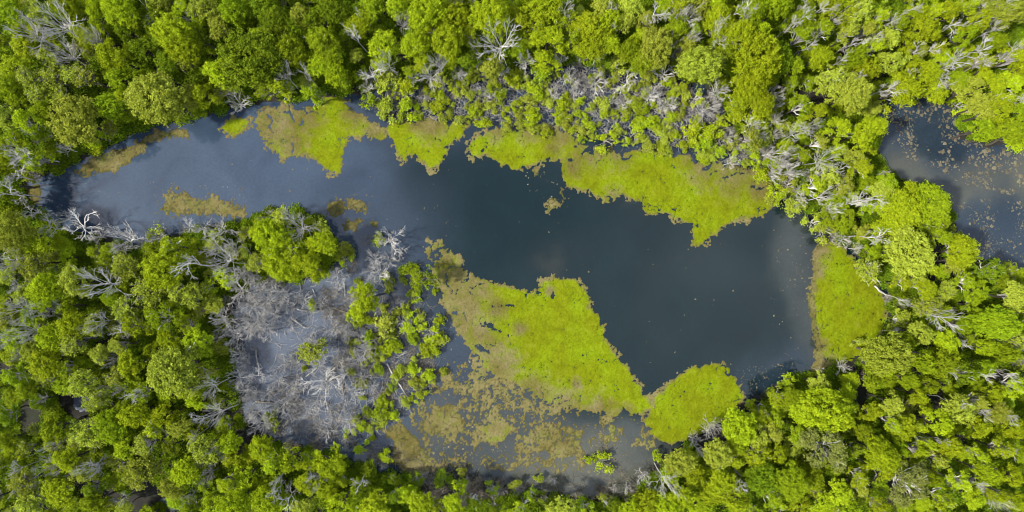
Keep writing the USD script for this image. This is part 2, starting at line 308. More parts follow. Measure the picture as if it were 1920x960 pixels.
crease = np.clip(1 - ridge2 / .020, 0, 1) + .8 * np.clip(1 - ridge / .007, 0, 1)
crease = np.clip(crease * np.clip(N_big * 6 + .7, 0, 1), 0, 1)
height = -.05 * crease * (score > .15) + np.clip(score * 0.12, -0.06, 0.05) + np.where(score > .2, (N_fine + N_mid * .7) * 0.12, 0)
mixv = np.clip(tanness * 1.05 - .08 + (N_mid * 1.0 + N_fine * 0.5), 0, 1)
mixv = mixv * mixv * (3 - 2 * mixv)
lime = np.clip(0.45 + N_big * 2.0, 0, 1)[..., None]
g_ = GREEN * (1 - lime) + LIME * lime
t_ = TAN * (1 - np.clip(.5 + N_big * 2, 0, 1)[..., None]) + DRY * np.clip(.5 + N_big * 2, 0, 1)[..., None]
acol = g_ * (1 - mixv[..., None]) + t_ * mixv[..., None]
acol *= (1 - .38 * crease[..., None])
acol *= (1 + 0.45 * N_fine + 0.5 * N_mid + .6 * N_big)[..., None]
thin = np.array([m[5] > 5 for m in MATS] + [False])[owner]
acol *= np.where(thin, .62 + .38 * np.clip(score / .7, 0, 1), .85 + .15 * np.clip(score / .5, 0, 1))[..., None]
cell_owner = owner[:-1, :-1]
cell_on = (score[:-1, :-1] > 0) | (score[1:, :-1] > 0) | (score[:-1, 1:] > 0) | (score[1:, 1:] > 0)
dry_land = ground_z(AX, AY) > 0.12
cell_on &= ~dry_land[:-1, :-1]
for i, m in enumerate(MATS):
    keep = cell_on & (cell_owner == i)
    if keep.sum() < 8: continue
    v, f, u = grid_mesh(AX, AY, height, keep)
    pr = put('/World/' + numbered('algae_mat'), v, f, ALGAE, tint=acol.reshape(-1, 3)[u], smooth=True).GetPrim()
    tag(pr, m[0], 'algae mat')
# ------------------------------------------------------------------ small things afloat: uncountable bits
def flakes(name, pts, radii, cols, z=0.012, lump=0.35):
    vs, fs, cs, n = [], [], [], 0
    for (x, y), r, c in zip(pts, radii, cols):
        k = 7
        a = np.arange(k) / k * 2 * np.pi + rng.uniform(0, 6)
        rr = r * rng.uniform(1 - lump, 1 + lump, k)
        st = rng.uniform(.55, 1.0); th = rng.uniform(0, 3.14)
        ex, ey = rr * np.cos(a), rr * np.sin(a) * st
        X = x + ex * math.cos(th) - ey * math.sin(th); Y = y + ex * math.sin(th) + ey * math.cos(th)
        vs.append(np.vstack([[x, y, z + r * .12], np.stack([X, Y, np.full(k, -0.01)], 1)]))
        fs.append([[n, n + 1 + j, n + 1 + (j + 1) % k] for j in range(k)])
        cs.append(np.tile(c, (k + 1, 1))); n += k + 1
    pr = put('/World/' + name, np.vstack(vs), np.vstack(fs), ALGAE, tint=np.vstack(cs)).GetPrim()
    return pr

def scatter(polygon, n, weight=None, seed=1):
    r = np.random.default_rng(seed); out = []
    x0, y0, x1, y1 = polygon.bounds
    while len(out) < n:
        c = np.stack([r.uniform(x0, x1, 4000), r.uniform(y0, y1, 4000)], 1)
        ok = shapely.contains_xy(polygon, c[:, 0], c[:, 1])
        if weight is not None: ok &= r.uniform(0, 1, 4000) < weight(c[:, 0], c[:, 1])
        out += c[ok].tolist()
    return np.array(out[:n])

upper = poly([(1630,190),(1800,190),(1930,270),(1930,375),(1880,362),(1800,345),(1760,318),(1700,300),(1640,285)])
lower = poly([(1770,385),(1850,372),(1930,380),(1930,520),(1800,470)])
clumpy = lambda x, y: np.clip((fbm(np.stack([x * .45, y * .45, x * 0], -1), 3, 71) - .40) * 6, 0, 1)
pts = np.vstack([scatter(upper, 1500, clumpy, 3), scatter(lower, 900, clumpy, 4)])
rad = rng.gamma(2.6, 0.058, len(pts)).clip(.05, .5)
rad[1500:] *= .7
col = (np.array([.120, .105, .070]) * rng.uniform(.5, 1.05, (len(pts), 1)) * .62)
tag(flakes('floating_leaf_pads', pts, rad, col), 'brown floating leaf pads scattered over the second pond', 'leaf pads', kind='stuff')

pts = np.vstack([scatter(poly([(100,330),(420,225),(700,300),(1000,330),(1300,460),(1500,420),(1520,690),(1380,740),(1230,730),(1120,560),(900,520),(700,420),(480,380),(230,420)]), 130, None, 5),
    scatter(poly([(280,340),(470,350),(480,400),(300,415)]), 130, None, 6), scatter(poly([(600,360),(700,365),(700,440),(600,440)]), 90, None, 7),
    scatter(poly([(980,310),(1070,330),(1060,400),(1000,390)]), 50, None, 8), scatter(poly([(1440,430),(1520,430),(1530,680),(1450,700)]), 130, clumpy, 9),
    scatter(poly([(1380,690),(1480,680),(1460,720),(1390,745)]), 160, None, 10), scatter(poly([(720,720),(830,560),(900,700),(1120,800),(1230,840),(1100,900),(880,880),(740,880)]), 1500, clumpy, 12),
    scatter(poly([(720,205),(900,205),(1080,235),(1350,280),(1350,310),(1080,275),(880,270),(720,232)]), 420, None, 13)])
rad = rng.gamma(3.0, 0.032, len(pts)).clip(.04, .36)
col = np.array([.072, .062, .038]) * rng.uniform(.4, 1.2, (len(pts), 1))
tag(flakes('floating_algae_flecks', pts, rad, col), 'tiny tan flecks of algae and leaf litter adrift on the pond', 'flecks', kind='stuff')

# ------------------------------------------------------------------ plant prototypes (abstract; every plant in the scene references one)
stage.CreateClassPrim('/World/Prototypes')

def tube(points, radii, k=5):
    """a tapering tube through the points"""
    p = np.asarray(points, float); n = len(p)
    d = np.gradient(p, axis=0); d /= np.linalg.norm(d, axis=1, keepdims=True) + 1e-9
    ref = np.where(np.abs(d[:, 2:3]) > .9, [[1., 0, 0]], [[0, 0, 1.]])
    a = np.cross(d, ref); a /= np.linalg.norm(a, axis=1, keepdims=True) + 1e-9
    b = np.cross(d, a)
    t = np.arange(k) / k * 2 * np.pi
    ring = p[:, None] + np.asarray(radii)[:, None, None] * (a[:, None] * np.cos(t)[None, :, None] + b[:, None] * np.sin(t)[None, :, None])
    v = ring.reshape(-1, 3)
    i = np.arange(n - 1)[:, None] * k + np.arange(k)[None]
    j = np.arange(n - 1)[:, None] * k + (np.arange(k)[None] + 1) % k
    f = np.vstack([np.stack([i, j, j + k], -1).reshape(-1, 3), np.stack([i, j + k, i + k], -1).reshape(-1, 3)])
    caps = [[0, q + 1, q] for q in range(1, k - 1)] + [[(n - 1) * k, (n - 1) * k + q, (n - 1) * k + q + 1] for q in range(1, k - 1)]
    return v, np.vstack([f, caps])

class Bag:
    def __init__(self): self.v, self.f, self.n = [], [], 0
    def add(self, vf):
        self.v.append(vf[0]); self.f.append(vf[1] + self.n); self.n += len(vf[0])
    def put(self, path, material, **k):
        return put(path, np.vstack(self.v), np.vstack(self.f), material, **k)

def bend(r, a, b, sag, n=5):
    """a crooked limb from a to b"""
    t = np.linspace(0, 1, n)[:, None]
    L = np.linalg.norm(b - a)
    off = r.normal(0, sag * L, (n, 3)); off[0] = off[-1] = 0
    arch = np.sin(t * np.pi) * np.array([[0, 0, 1.]]) * L * .08
    return a + (b - a) * t + off * np.sin(t * np.pi) + arch

def leaf_cards(r, centres, normals, size, spread_tint):
    """one folded four cornered leaf spray per centre"""
    n = len(centres)
    nr = normals + r.normal(0, .65, (n, 3)); nr /= np.linalg.norm(nr, axis=1, keepdims=True)
    d = r.normal(0, 1, (n, 3)); d -= nr * (d * nr).sum(1, keepdims=True); d /= np.linalg.norm(d, axis=1, keepdims=True)
    w = np.cross(nr, d)
    L = size * r.uniform(.65, 1.35, (n, 1)); W = L * r.uniform(.5, .8, (n, 1))
    fold = nr * L * .18
    v = np.stack([centres - d * L * .5, centres + w * W * .5 + fold, centres + d * L * .5, centres - w * W * .5 + fold], 1).reshape(-1, 3)
    b = np.arange(n)[:, None] * 4
    f = np.vstack([b + [0, 2, 1], b + [0, 3, 2]])
    return v, f[:, ::-1], np.repeat(spread_tint, 4)

def crown_layout(r, R, H, base, lobes, clump, style):
    """clump centres, outward directions and sizes of a crown; style: dome, lobed, open, column"""
    cz, rz = (H + base) / 2, (H - base) / 2
    L = []
    if style == 'dome':
        L.append((np.array([0, 0, cz]), R * .80, rz))
        for k in range(lobes):
            a = k / lobes * 6.283 + r.uniform(-.3, .3); q = R * r.uniform(.45, .72)
            L.append((np.array([q * math.cos(a), q * math.sin(a), cz + rz * r.uniform(-.45, .2)]), R * r.uniform(.30, .44), rz * r.uniform(.45, .7)))
    elif style == 'ragged':
        sx, sy = r.uniform(.8, 1.1), r.uniform(.8, 1.1)
        for k in range(lobes):
            a = r.uniform(0, 6.283); q = R * .86 * math.sqrt(r.uniform(0, 1))
            s = R * r.uniform(.13, .34) * (1.15 - .45 * q / R)
            top = H - (q / R) ** 1.6 * rz * 1.1 - r.uniform(0, .40) * rz
            L.append((np.array([q * math.cos(a) * sx, q * math.sin(a) * sy, max(base + s * .4, top - s * .9)]), s, s * r.uniform(.7, 1.5)))
    else:
        for k in range(lobes):
            a = k * 2.4 + r.uniform(-.5, .5); q = R * .70 * math.sqrt((k + .3) / lobes)
            s = R * r.uniform(.26, .44)
            top = H - (q / R) ** 2 * rz * 1.0 - r.uniform(0, .28) * rz
            L.append((np.array([q * math.cos(a), q * math.sin(a), max(base + s * .4, top - s * .9)]), s, s * r.uniform(.8, 1.4)))
    C, N, G = [], [], []
    for c, s, h in L:
        m = max(4, int(round(2.3 * (s / clump) ** 2)))
        u = r.normal(0, 1, (m, 3)); u[:, 2] = np.abs(u[:, 2]) * 1.0 - .28; u /= np.linalg.norm(u, axis=1, keepdims=True)
        rr = r.uniform(.55, 1.18, (m, 1))
        C.append(c + u * rr * [s, s, h]); N.append(u * [1, 1, s / max(h, .1)] + [0, 0, .25]); G.append(clump * r.uniform(.4, 1.5, m))
    C, N, G = np.vstack(C), np.vstack(N), np.concatenate(G)
    N /= np.linalg.norm(N, axis=1, keepdims=True)
    return C, N, G, L

PROTO = {}      # key -> (R, H)
def leafy(key, seed, R, H, base, lobes, clump, leaf, per, style, twigs=0, stem=1, tones='pbmdog', pale=0):
    r = np.random.default_rng(seed)
    C, N, G, L = crown_layout(r, R, H, base, lobes, clump, style)
    m = len(C)
    ct = r.uniform(.1, .9, m)
    cnt = np.maximum(6, (per * (G / clump) ** 2).astype(int))
    idx = np.repeat(np.arange(m), cnt)
    u = r.normal(0, 1, (len(idx), 3)); u /= np.linalg.norm(u, axis=1, keepdims=True)
    cent = C[idx] + u * (G[idx][:, None]) * np.abs(r.normal(0, .62, (len(idx), 1))) * [1.1, 1.1, .8]
    nrm = N[idx] * .55 + u * .6 + [0, 0, .25]
    cent[:, 2] = np.maximum(cent[:, 2], .12)
    tint = np.clip(ct[idx] * .55 + .45 * r.uniform(0, 1, len(idx)), 0, 1)
    v, f, t = leaf_cards(r, cent, nrm, leaf, tint)
    bag = Bag()
    for q in range(stem):
        a0 = r.uniform(0, 6.28); o = np.array([math.cos(a0), math.sin(a0), 0]) * (.12 * R if stem > 1 else 0)
        top = np.array([r.normal(0, .08 * R), r.normal(0, .08 * R), base + (H - base) * .45]) + o * 3
        rad = .020 * H if stem == 1 else .016 * H
        pts = bend(r, o + [0, 0, -.6], top, .03, 6)
        bag.add(tube(pts, np.linspace(rad * 1.3, rad * .5, 6), 6))
    limbs = Bag()
    for c, s, h in L[:12]:
        st = np.array([0, 0, base + (c[2] - base) * r.uniform(0, .4)])
        limbs.add(tube(bend(r, st, c, .05), np.linspace(.014 * H, .004 * H, 5), 4))
    for k in range(twigs):
        i = r.integers(m)
        st = C[i] * [.35, .35, .75]
        en = C[i] + N[i] * G[i] * r.uniform(.8, 1.5)
        limbs.add(tube(bend(r, st, en, .06, 4), np.linspace(.0085 * H, .0035 * H, 4), 3))
    for tone in tones:
        root = f'/World/Prototypes/{key}_{tone}'
        UsdGeom.Xform.Define(stage, root)
        put(root + '/crown', v, f, LEAF[tone], tint=t)
        bag.put(root + '/trunk', BARK)
        limbs.put(root + '/limbs', BARK if not twigs else DEADWOOD if key[:4] != 'open' else GREYWOOD)
    PROTO[key] = (R, H)

# big, middling, small; several shapes of each
BIG = ['broad_' + c for c in 'abcdefg']
for i, (st, lo, ba, tw) in enumerate([('dome', 10, 4.5, 0), ('ragged', 30, 4.0, 0), ('ragged', 42, 3.5, 16), ('dome', 14, 5.0, 0), ('lobed', 22, 4.0, 0), ('ragged', 26, 4.2, 24), ('ragged', 36, 3.8, 0)]):
    leafy(BIG[i], 100 + i, 4.0, 11.0, ba, lo, .35, .27, 28, st, twigs=tw)
MED = ['mid_' + c for c in 'abcdefghi']
for i, (st, lo, ba, tw) in enumerate([('lobed', 11, 3.2, 0), ('ragged', 18, 3.0, 26), ('ragged', 24, 2.8, 0), ('ragged', 14, 3.6, 30), ('dome', 8, 3.4, 0), ('ragged', 20, 3.0, 0), ('lobed', 15, 2.8, 20), ('ragged', 28, 3.2, 0), ('ragged', 16, 2.6, 22)]):
    leafy(MED[i], 200 + i, 2.3, 8.0, ba, lo, .27, .22, 25, st, twigs=tw, tones='pbmd')
SML = ['small_' + c for c in 'abcdef']
for i, (st, lo, ba, tw) in enumerate([('ragged', 10, .5, 10), ('lobed', 5, .4, 0), ('ragged', 8, .5, 14), ('ragged', 14, .3, 8), ('lobed', 8, .4, 12), ('ragged', 7, .4, 18)]):
    leafy(SML[i], 300 + i, 1.25, 2.8, ba, lo,   .26, .20, 30, st, stem=3, tones='pbmdo', twigs=tw)
OPEN = ['open_a', 'open_b', 'open_c']
for i, lo in enumerate((9, 12, 7)):
    leafy(OPEN[i], 400 + i, 2.5, 7.0, 1.8, lo, .34, .25, 20, 'lobed', twigs=60, tones='pbog')

# bare trees -----------------------------------------------------------------
def grow(r, out, start, direction, length, radius, depth, spread, up, wig, ratio=.68, kids=(3, 5)):
    n = 5
    p = [np.asarray(start, float)]; d = np.asarray(direction, float); d /= np.linalg.norm(d)
    for k in range(n - 1):
        d = d + r.normal(0, wig, 3) + [0, 0, up * .25]; d /= np.linalg.norm(d)
        p.append(p[-1] + d * length / (n - 1))
    p = np.array(p)
    out.add(tube(p, np.linspace(radius, radius * (.55 if depth else .5), n), 5 if radius > .06 else 3))
    if depth == 0: return
    for k in range(r.integers(*kids)):
        t = r.uniform(.3, 1.0); i = min(n - 2, int(t * (n - 1))); q = p[i] + (p[i + 1] - p[i]) * (t * (n - 1) - i)
        side = r.normal(0, 1, 3); side -= d * (side @ d); side /= np.linalg.norm(side) + 1e-9
        grow(r, out, q, d + side * spread * r.uniform(.6, 1.3), length * ratio * r.uniform(.7, 1.2), max(radius * .58, .017), depth - 1, spread, up, wig, ratio, kids)

def bare(key, seed, R, H, kind, material):
    r = np.random.default_rng(seed)
    root = f'/World/Prototypes/{key}'
    UsdGeom.Xform.Define(stage, root)
    tr, limbs = Bag(), []
    if kind == 'spray':        # dense fan of fine pale shoots
        nt, hz, spec = 13, .42, dict(depth=3, spread=.52, up=.24, wig=.09, kids=(2, 5))
    elif kind == 'fork':       # few thick crooked limbs
        nt, hz, spec = 7, .45, dict(depth=3, spread=.7, up=.10, wig=.15, kids=(2, 5))
    elif kind == 'wheel':      # wide flat spokes, seen like a spider from above
        nt, hz, spec = 13, .60, dict(depth=3, spread=.52, up=.10, wig=.085, kids=(2, 5))
    elif kind == 'brush':      # low tangle
        nt, hz, spec = 22, .12, dict(depth=2, spread=.75, up=.14, wig=.16, kids=(4, 7))
    else:                      # tall: long stem, narrow head
        nt, hz, spec = 9, .60, dict(depth=3, spread=.6, up=.35, wig=.12, kids=(2, 5))
    th = H * (.95 if kind == 'tall' else .8 if kind == 'fork' else hz + .12)
    rad = {'tall': .0065, 'fork': .0145, 'wheel': .0150, 'spray': .0165, 'brush': .022}[kind] * H
    lean = np.array([r.normal(0, .05 * H), r.normal(0, .05 * H), 0])
    pts = bend(r, np.array([0, 0, -.6]), lean + [0, 0, th], .025, 8)
    if kind == 'brush': pts = bend(r, np.array([0, 0, -.4]), np.array([0, 0, H * .3]), .02, 8)
    tr.add(tube(pts, np.linspace(rad * 1.25, rad * (.25 if kind == 'tall' else .5), 8), 7))
    for k in range(nt):
        a = k * 2.4 + r.uniform(-.35, .35)
        z0 = H * hz * r.uniform(.75, 1.05) if kind not in ('tall', 'fork') else H * r.uniform(hz * .75, .92)
        i = np.argmin(np.abs(pts[:, 2] - z0))
        el = {'spray': r.uniform(.1, 1.2), 'fork': r.uniform(.25, .9), 'wheel': r.uniform(0, .9), 'brush': r.uniform(.1, .9), 'tall': r.uniform(.3, 1.0)}[kind]
        d = np.array([math.cos(a) * math.cos(el), math.sin(a) * math.cos(el), math.sin(el)])
        bg = Bag()
        reach = {'spray': .62, 'fork': .62, 'wheel': .72, 'brush': .62, 'tall': .66}[kind] * R * r.uniform(.7, 1.15)
        grow(r, bg, pts[i], d, reach, rad * {'fork': .6, 'tall': .62}.get(kind, .5), **spec)
        limbs.append(bg)
    tr.put(root + '/trunk', material)
    for k, bg in enumerate(limbs):
        bg.put(root + '/branch' + (f'_{k:03d}' if k else ''), material)
    PROTO[key] = (R, H)

DEAD = {}
for kind, mtl, R, H, n in (('spray', DEADWOOD, 2.6, 6.0, 3), ('fork', DEADWOOD, 2.6, 7.5, 3), ('wheel', DEADWOOD, 3.2, 6.5, 3), ('brush', GREYWOOD, 2.4, 2.6, 3), ('tall', DEADWOOD, 2.4, 12.0, 3)):
    DEAD[kind] = []
    for i in range(n):
        key = f'bare_{kind}_{"abc"[i]}'
        bare(key, 900 + 10 * len(DEAD) + i, R, H, kind, mtl); DEAD[kind].append(key)
for i in range(2):
    bare(f'bare_tan_{"ab"[i]}', 790 + i, 2.4, 2.6, 'brush', TANWOOD)
DEAD['tan'] = ['bare_tan_a', 'bare_tan_b']
# ------------------------------------------------------------------ where each plant stands: photograph pixel of its crown, radius in pixels, leaf tone
LEAFY = """
18,345,26,d 40,392,24,d 12,375,24,d 62,330,18,m 85,402,16,d 20,20,28,m 75,25,26,m 130,15,30,m 185,20,30,b 230,18,34,b 285,30,30,d 330,65,36,b 300,15,20,b 352,30,30,b 345,90,30,b 385,20,28,m 440,20,30,m 415,52,21,p 380,75,20,d
215,105,33,b 240,60,22,d 60,145,28,o 100,150,26,o 140,140,26,o 170,150,28,o 120,185,24,o 30,125,26,b 75,180,24,o 20,165,25,m 230,150,24,m 270,95,26,d 320,120,24,d 350,118,22,m
335,205,26,b 355,185,20,b 385,180,26,b 375,205,18,m 415,140,28,b 472,112,56,d 175,255,22,b 210,200,26,m 240,180,22,b 90,210,24,m 60,225,26,b
20,220,26,b 20,275,30,b 70,300,24,b 15,310,22,b 40,190,22,m 30,440,36,o 66,455,34,b 15,400,22,m 325,465,28,b 300,440,22,o 335,490,28,b
293,187,47,p 143,228,45,p 180,270,20,b
565,30,22,p 545,97,36,m 610,85,38,m 605,120,26,b 677,48,24,b 720,90,28,b 780,85,32,b 840,80,32,b 800,25,36,b 920,35,38,b 850,35,30,b 745,18,20,b 885,65,22,b 875,115,22,d 920,128,26,p
865,170,16,b 932,172,20,m 920,202,14,b 907,228,16,b 890,210,14,b 825,200,18,b 760,205,22,b 725,208,24,o 727,155,24,b 765,162,20,b 690,190,18,m 585,182,26,m 525,170,28,b 500,172,20,b
630,142,20,b 670,105,16,p 825,150,16,b 495,10,26,d 520,45,30,d 625,20,30,d 700,20,26,m 685,5,12,b 955,210,16,b 555,55,20,d 650,75,20,d 590,40,22,d
530,405,28,b 510,445,34,b 600,420,24,b 605,455,26,b 535,465,34,b 645,470,18,o 710,450,14,b 487,430,24,b
1010,20,30,b 975,35,26,b 1030,75,34,b 1025,115,26,b 1015,140,20,m 1005,170,18,b 965,145,20,b 970,200,14,b 1000,220,20,b 1050,220,16,b 990,192,16,b 1030,190,14,b 1055,195,16,b 1090,190,12,b
1132,192,18,p 1135,262,22,b 1105,235,14,b 1090,245,14,b 1092,262,10,m 1175,215,14,b 1195,240,16,b 1220,230,16,b 1205,200,16,m 1187,190,14,b 1257,220,12,b 1240,250,12,b 1300,245,24,b
1340,245,24,b 1320,270,20,m 1280,275,12,b 1215,277,14,o 1250,285,12,o 1320,298,12,b 1350,285,14,m 1305,182,18,b 1270,170,12,b 1260,190,12,m
1110,55,38,b 1142,45,24,b 1105,95,26,b 1140,85,24,b 1157,122,22,p 1230,92,34,p 1205,115,26,m 1215,145,16,b 1310,122,38,o 1285,90,22,b 1345,45,32,b 1300,60,22,m 1270,50,26,m 1185,20,26,b
1210,45,24,b 1170,45,20,b 1200,72,20,b 1130,20,24,b 1030,15,28,b 1005,45,24,b 1270,20,24,b 1310,15,24,b 1340,12,20,b 1390,65,30,b 1420,70,26,b 1418,112,42,b 1410,25,26,m 1400,170,32,b
1425,200,24,b 1385,190,22,b 1380,220,18,b 1405,260,22,o 1425,330,18,b 1415,300,14,b 1380,150,12,p 1180,95,20,m 1065,40,26,m 1075,75,24,m 1360,100,20,m 1255,75,18,m
1450,110,30,d 1480,130,24,m 1455,15,24,m 1495,75,22,m 1562,150,28,b 1590,178,34,p 1550,172,20,b 1500,200,22,m 1565,245,24,b 1590,250,18,b 1625,248,34,b 1530,270,18,p 1525,215,20,b
1575,25,32,b 1605,25,26,p 1585,65,18,b 1620,65,22,b 1655,80,26,b 1635,95,22,b 1670,120,24,b 1710,30,22,b 1740,25,24,b 1720,60,24,b 1740,65,20,b 1820,45,26,b 1770,25,24,b 1870,30,26,o
1900,25,24,o 1695,80,22,b 1700,120,22,b 1735,140,22,b 1740,175,26,b 1685,170,28,b 1655,185,24,b 1790,155,20,m 1835,120,22,b 1890,115,28,b 1900,140,24,b 1812,172,28,b 1850,160,30,b 1835,203,27,b 1868,188,25,b 1885,160,28,b
1860,210,26,b 1905,205,28,m 1835,245,26,m 1880,250,26,m 1905,258,24,b 1800,195,20,b 1715,180,18,b 1805,70,20,m 1850,85,20,m 1540,60,22,m 1500,40,22,m 1530,110,22,b 1640,40,24,b 1680,50,20,m 1620,130,20,b 1600,110,18,m 1800,20,22,b 1840,15,22,o
1615,318,26,b 1635,285,12,b 1550,325,24,b 1525,350,20,b 1600,300,20,b 1505,360,20,b 1490,390,20,o 1455,360,20,b 1445,378,16,o 1660,345,22,m 1685,395,38,b 1650,362,24,b 1660,430,30,b 1742,385,44,m
1760,412,22,m 1725,415,24,d 1700,472,44,p 1800,470,34,b 1760,445,24,m 1545,432,22,o 1525,415,18,o 1580,345,20,b 1700,360,18,b 1480,345,18,o
143,528,32,p 67,495,30,o 90,545,32,b 240,500,27,o 310,505,36,b 280,545,32,o 335,545,24,b 365,555,24,o 215,560,18,m 240,580,26,o 255,610,26,b 310,595,32,m 350,610,18,b 320,635,20,b 230,645,22,b
370,645,28,b 325,695,54,o 250,680,26,b 145,640,28,m 100,630,24,b 140,610,26,b 35,635,24,b 90,680,28,b 130,690,22,m 85,700,22,o 160,715,28,o 215,705,24,o 185,748,24,o 30,705,26,m 55,730,20,m
75,750,18,d 15,775,26,d 110,800,28,m 165,810,34,o 210,800,30,m 255,775,24,b 310,780,24,b 295,805,28,b 280,830,26,b 240,840,24,b 340,800,20,b 270,885,32,o 350,880,26,b 325,912,20,b 385,840,30,o
430,830,22,b 440,855,20,b 430,900,26,b 460,895,26,b 440,945,30,b 400,950,26,b 135,860,26,b 155,880,24,b 115,920,28,b 45,905,28,o 30,850,22,b 50,840,20,m 20,820,20,m 10,870,22,m 175,912,24,d
175,945,26,m 210,945,16,b 65,945,30,o 235,950,16,b 410,755,20,o 375,750,20,b 385,700,22,b 270,735,22,m 235,765,20,m 350,730,22,b 60,590,22,m 180,610,22,b 130,575,20,m 20,600,22,o 190,665,22,b 290,655,18,m 420,650,18,o 60,660,20,b 360,950,20,m
490,495,24,b 530,495,32,b 580,497,34,b 645,487,16,b 685,562,34,b 668,590,20,b 795,525,26,m 765,505,16,m 730,535,14,o 725,605,24,p 780,555,14,m 770,605,20,b 790,590,14,b 760,580,12,b 810,620,22,b
825,635,14,b 800,655,14,b 775,635,12,m 690,635,16,m 730,647,18,b 745,650,14,b 780,672,10,b 775,692,14,b 805,705,14,b 795,735,14,b 780,748,12,b 760,752,12,o 737,725,10,m 712,690,12,m 585,655,32,o
587,572,12,b 570,690,8,b 715,775,18,m 700,800,14,o 680,840,16,b 725,855,14,b 510,790,20,o 495,840,24,b 545,862,26,b 515,872,26,b 620,870,34,b 580,900,30,b 610,910,22,b 500,940,26,b 570,950,22,b
640,945,28,b 705,940,28,b 760,925,22,b 790,942,24,b 855,940,30,b 820,950,20,b 865,885,10,b 860,905,16,d 925,915,14,m 695,880,20,d 735,895,18,d 780,898,18,d 830,900,18,d 672,915,18,m 740,925,18,d 890,935,18,d
690,600,14,b 710,640,14,o 815,650,14,b 700,665,12,m 655,810,12,o 690,770,12,m
1130,868,20,b 1110,860,12,b 1010,895,10,o 965,905,12,o 1055,952,28,b 980,952,26,b 995,925,14,d 1230,855,12,b 1275,865,26,b 1300,895,26,b 1345,850,26,b 1385,800,32,b 1380,782,18,b 1405,757,11,b
1420,850,28,b 1375,865,20,b 1430,895,30,d 1350,905,26,b 1375,935,28,b 1330,925,24,b 1280,930,28,b 1210,942,26,b 1250,945,22,b 1180,952,20,b 1310,950,24,b 1425,780,20,b 1430,760,18,m 1380,830,24,m 1420,815,24,b 1290,850,16,b
925,950,16,d 1025,935,14,d 1095,950,16,m 1150,945,14,d 1130,930,10,o
1625,505,26,o 1785,490,24,b 1855,507,26,d 1895,555,28,p 1860,605,36,m 1830,595,22,m 1770,545,20,o 1735,575,24,o 1685,600,22,o 1720,625,20,p 1770,640,26,b 1760,675,34,m 1720,675,26,m 1660,665,38,o
1625,710,24,m 1605,640,12,p 1477,712,16,b 1535,722,24,p 1540,765,44,b 1505,770,26,b 1575,785,24,b 1455,790,16,b 1450,810,24,p 1545,840,43,g 1585,735,16,b 1700,905,40,g 1645,850,30,b 1650,880,24,b
1605,890,24,b 1605,915,20,p 1570,920,26,b 1480,900,32,m 1455,850,20,b 1500,950,20,b 1630,770,20,b 1670,755,24,b 1665,790,22,b 1690,800,24,b 1715,740,18,b 1750,790,28,b 1790,765,26,b 1820,750,20,p
1860,735,20,b 1895,720,24,b 1910,680,18,o 1865,775,20,p 1830,800,22,b 1775,830,28,b 1730,825,18,b 1710,840,18,b 1750,860,22,b 1870,840,22,b 1830,850,20,b 1790,900,26,b 1760,930,24,b 1840,885,22,b
1890,890,22,b 1820,930,24,b 1860,920,20,b 1640,940,20,b 1905,940,20,b 1800,700,26,d 1805,530,22,m 1880,530,18,m 1830,545,22,m 1690,640,20,m 1800,610,20,m 1730,540,20,b 1690,530,20,b 1650,690,18,b 1700,710,20,m 1590,760,18,m 1560,870,20,m 1520,890,22,m 1620,810,22,m 1600,840,18,m 1680,835,18,m 1740,895,18,m 1900,640,22,o 1880,660,18,m 1900,800,22,b 1905,850,20,m 1460,745,18,b 1480,745,20,m 1500,815,22,m 1440,930,24,m 1540,945,22,b 1590,950,20,m 1740,720,18,m 1840,690,20,m 1850,650,18,b
"""
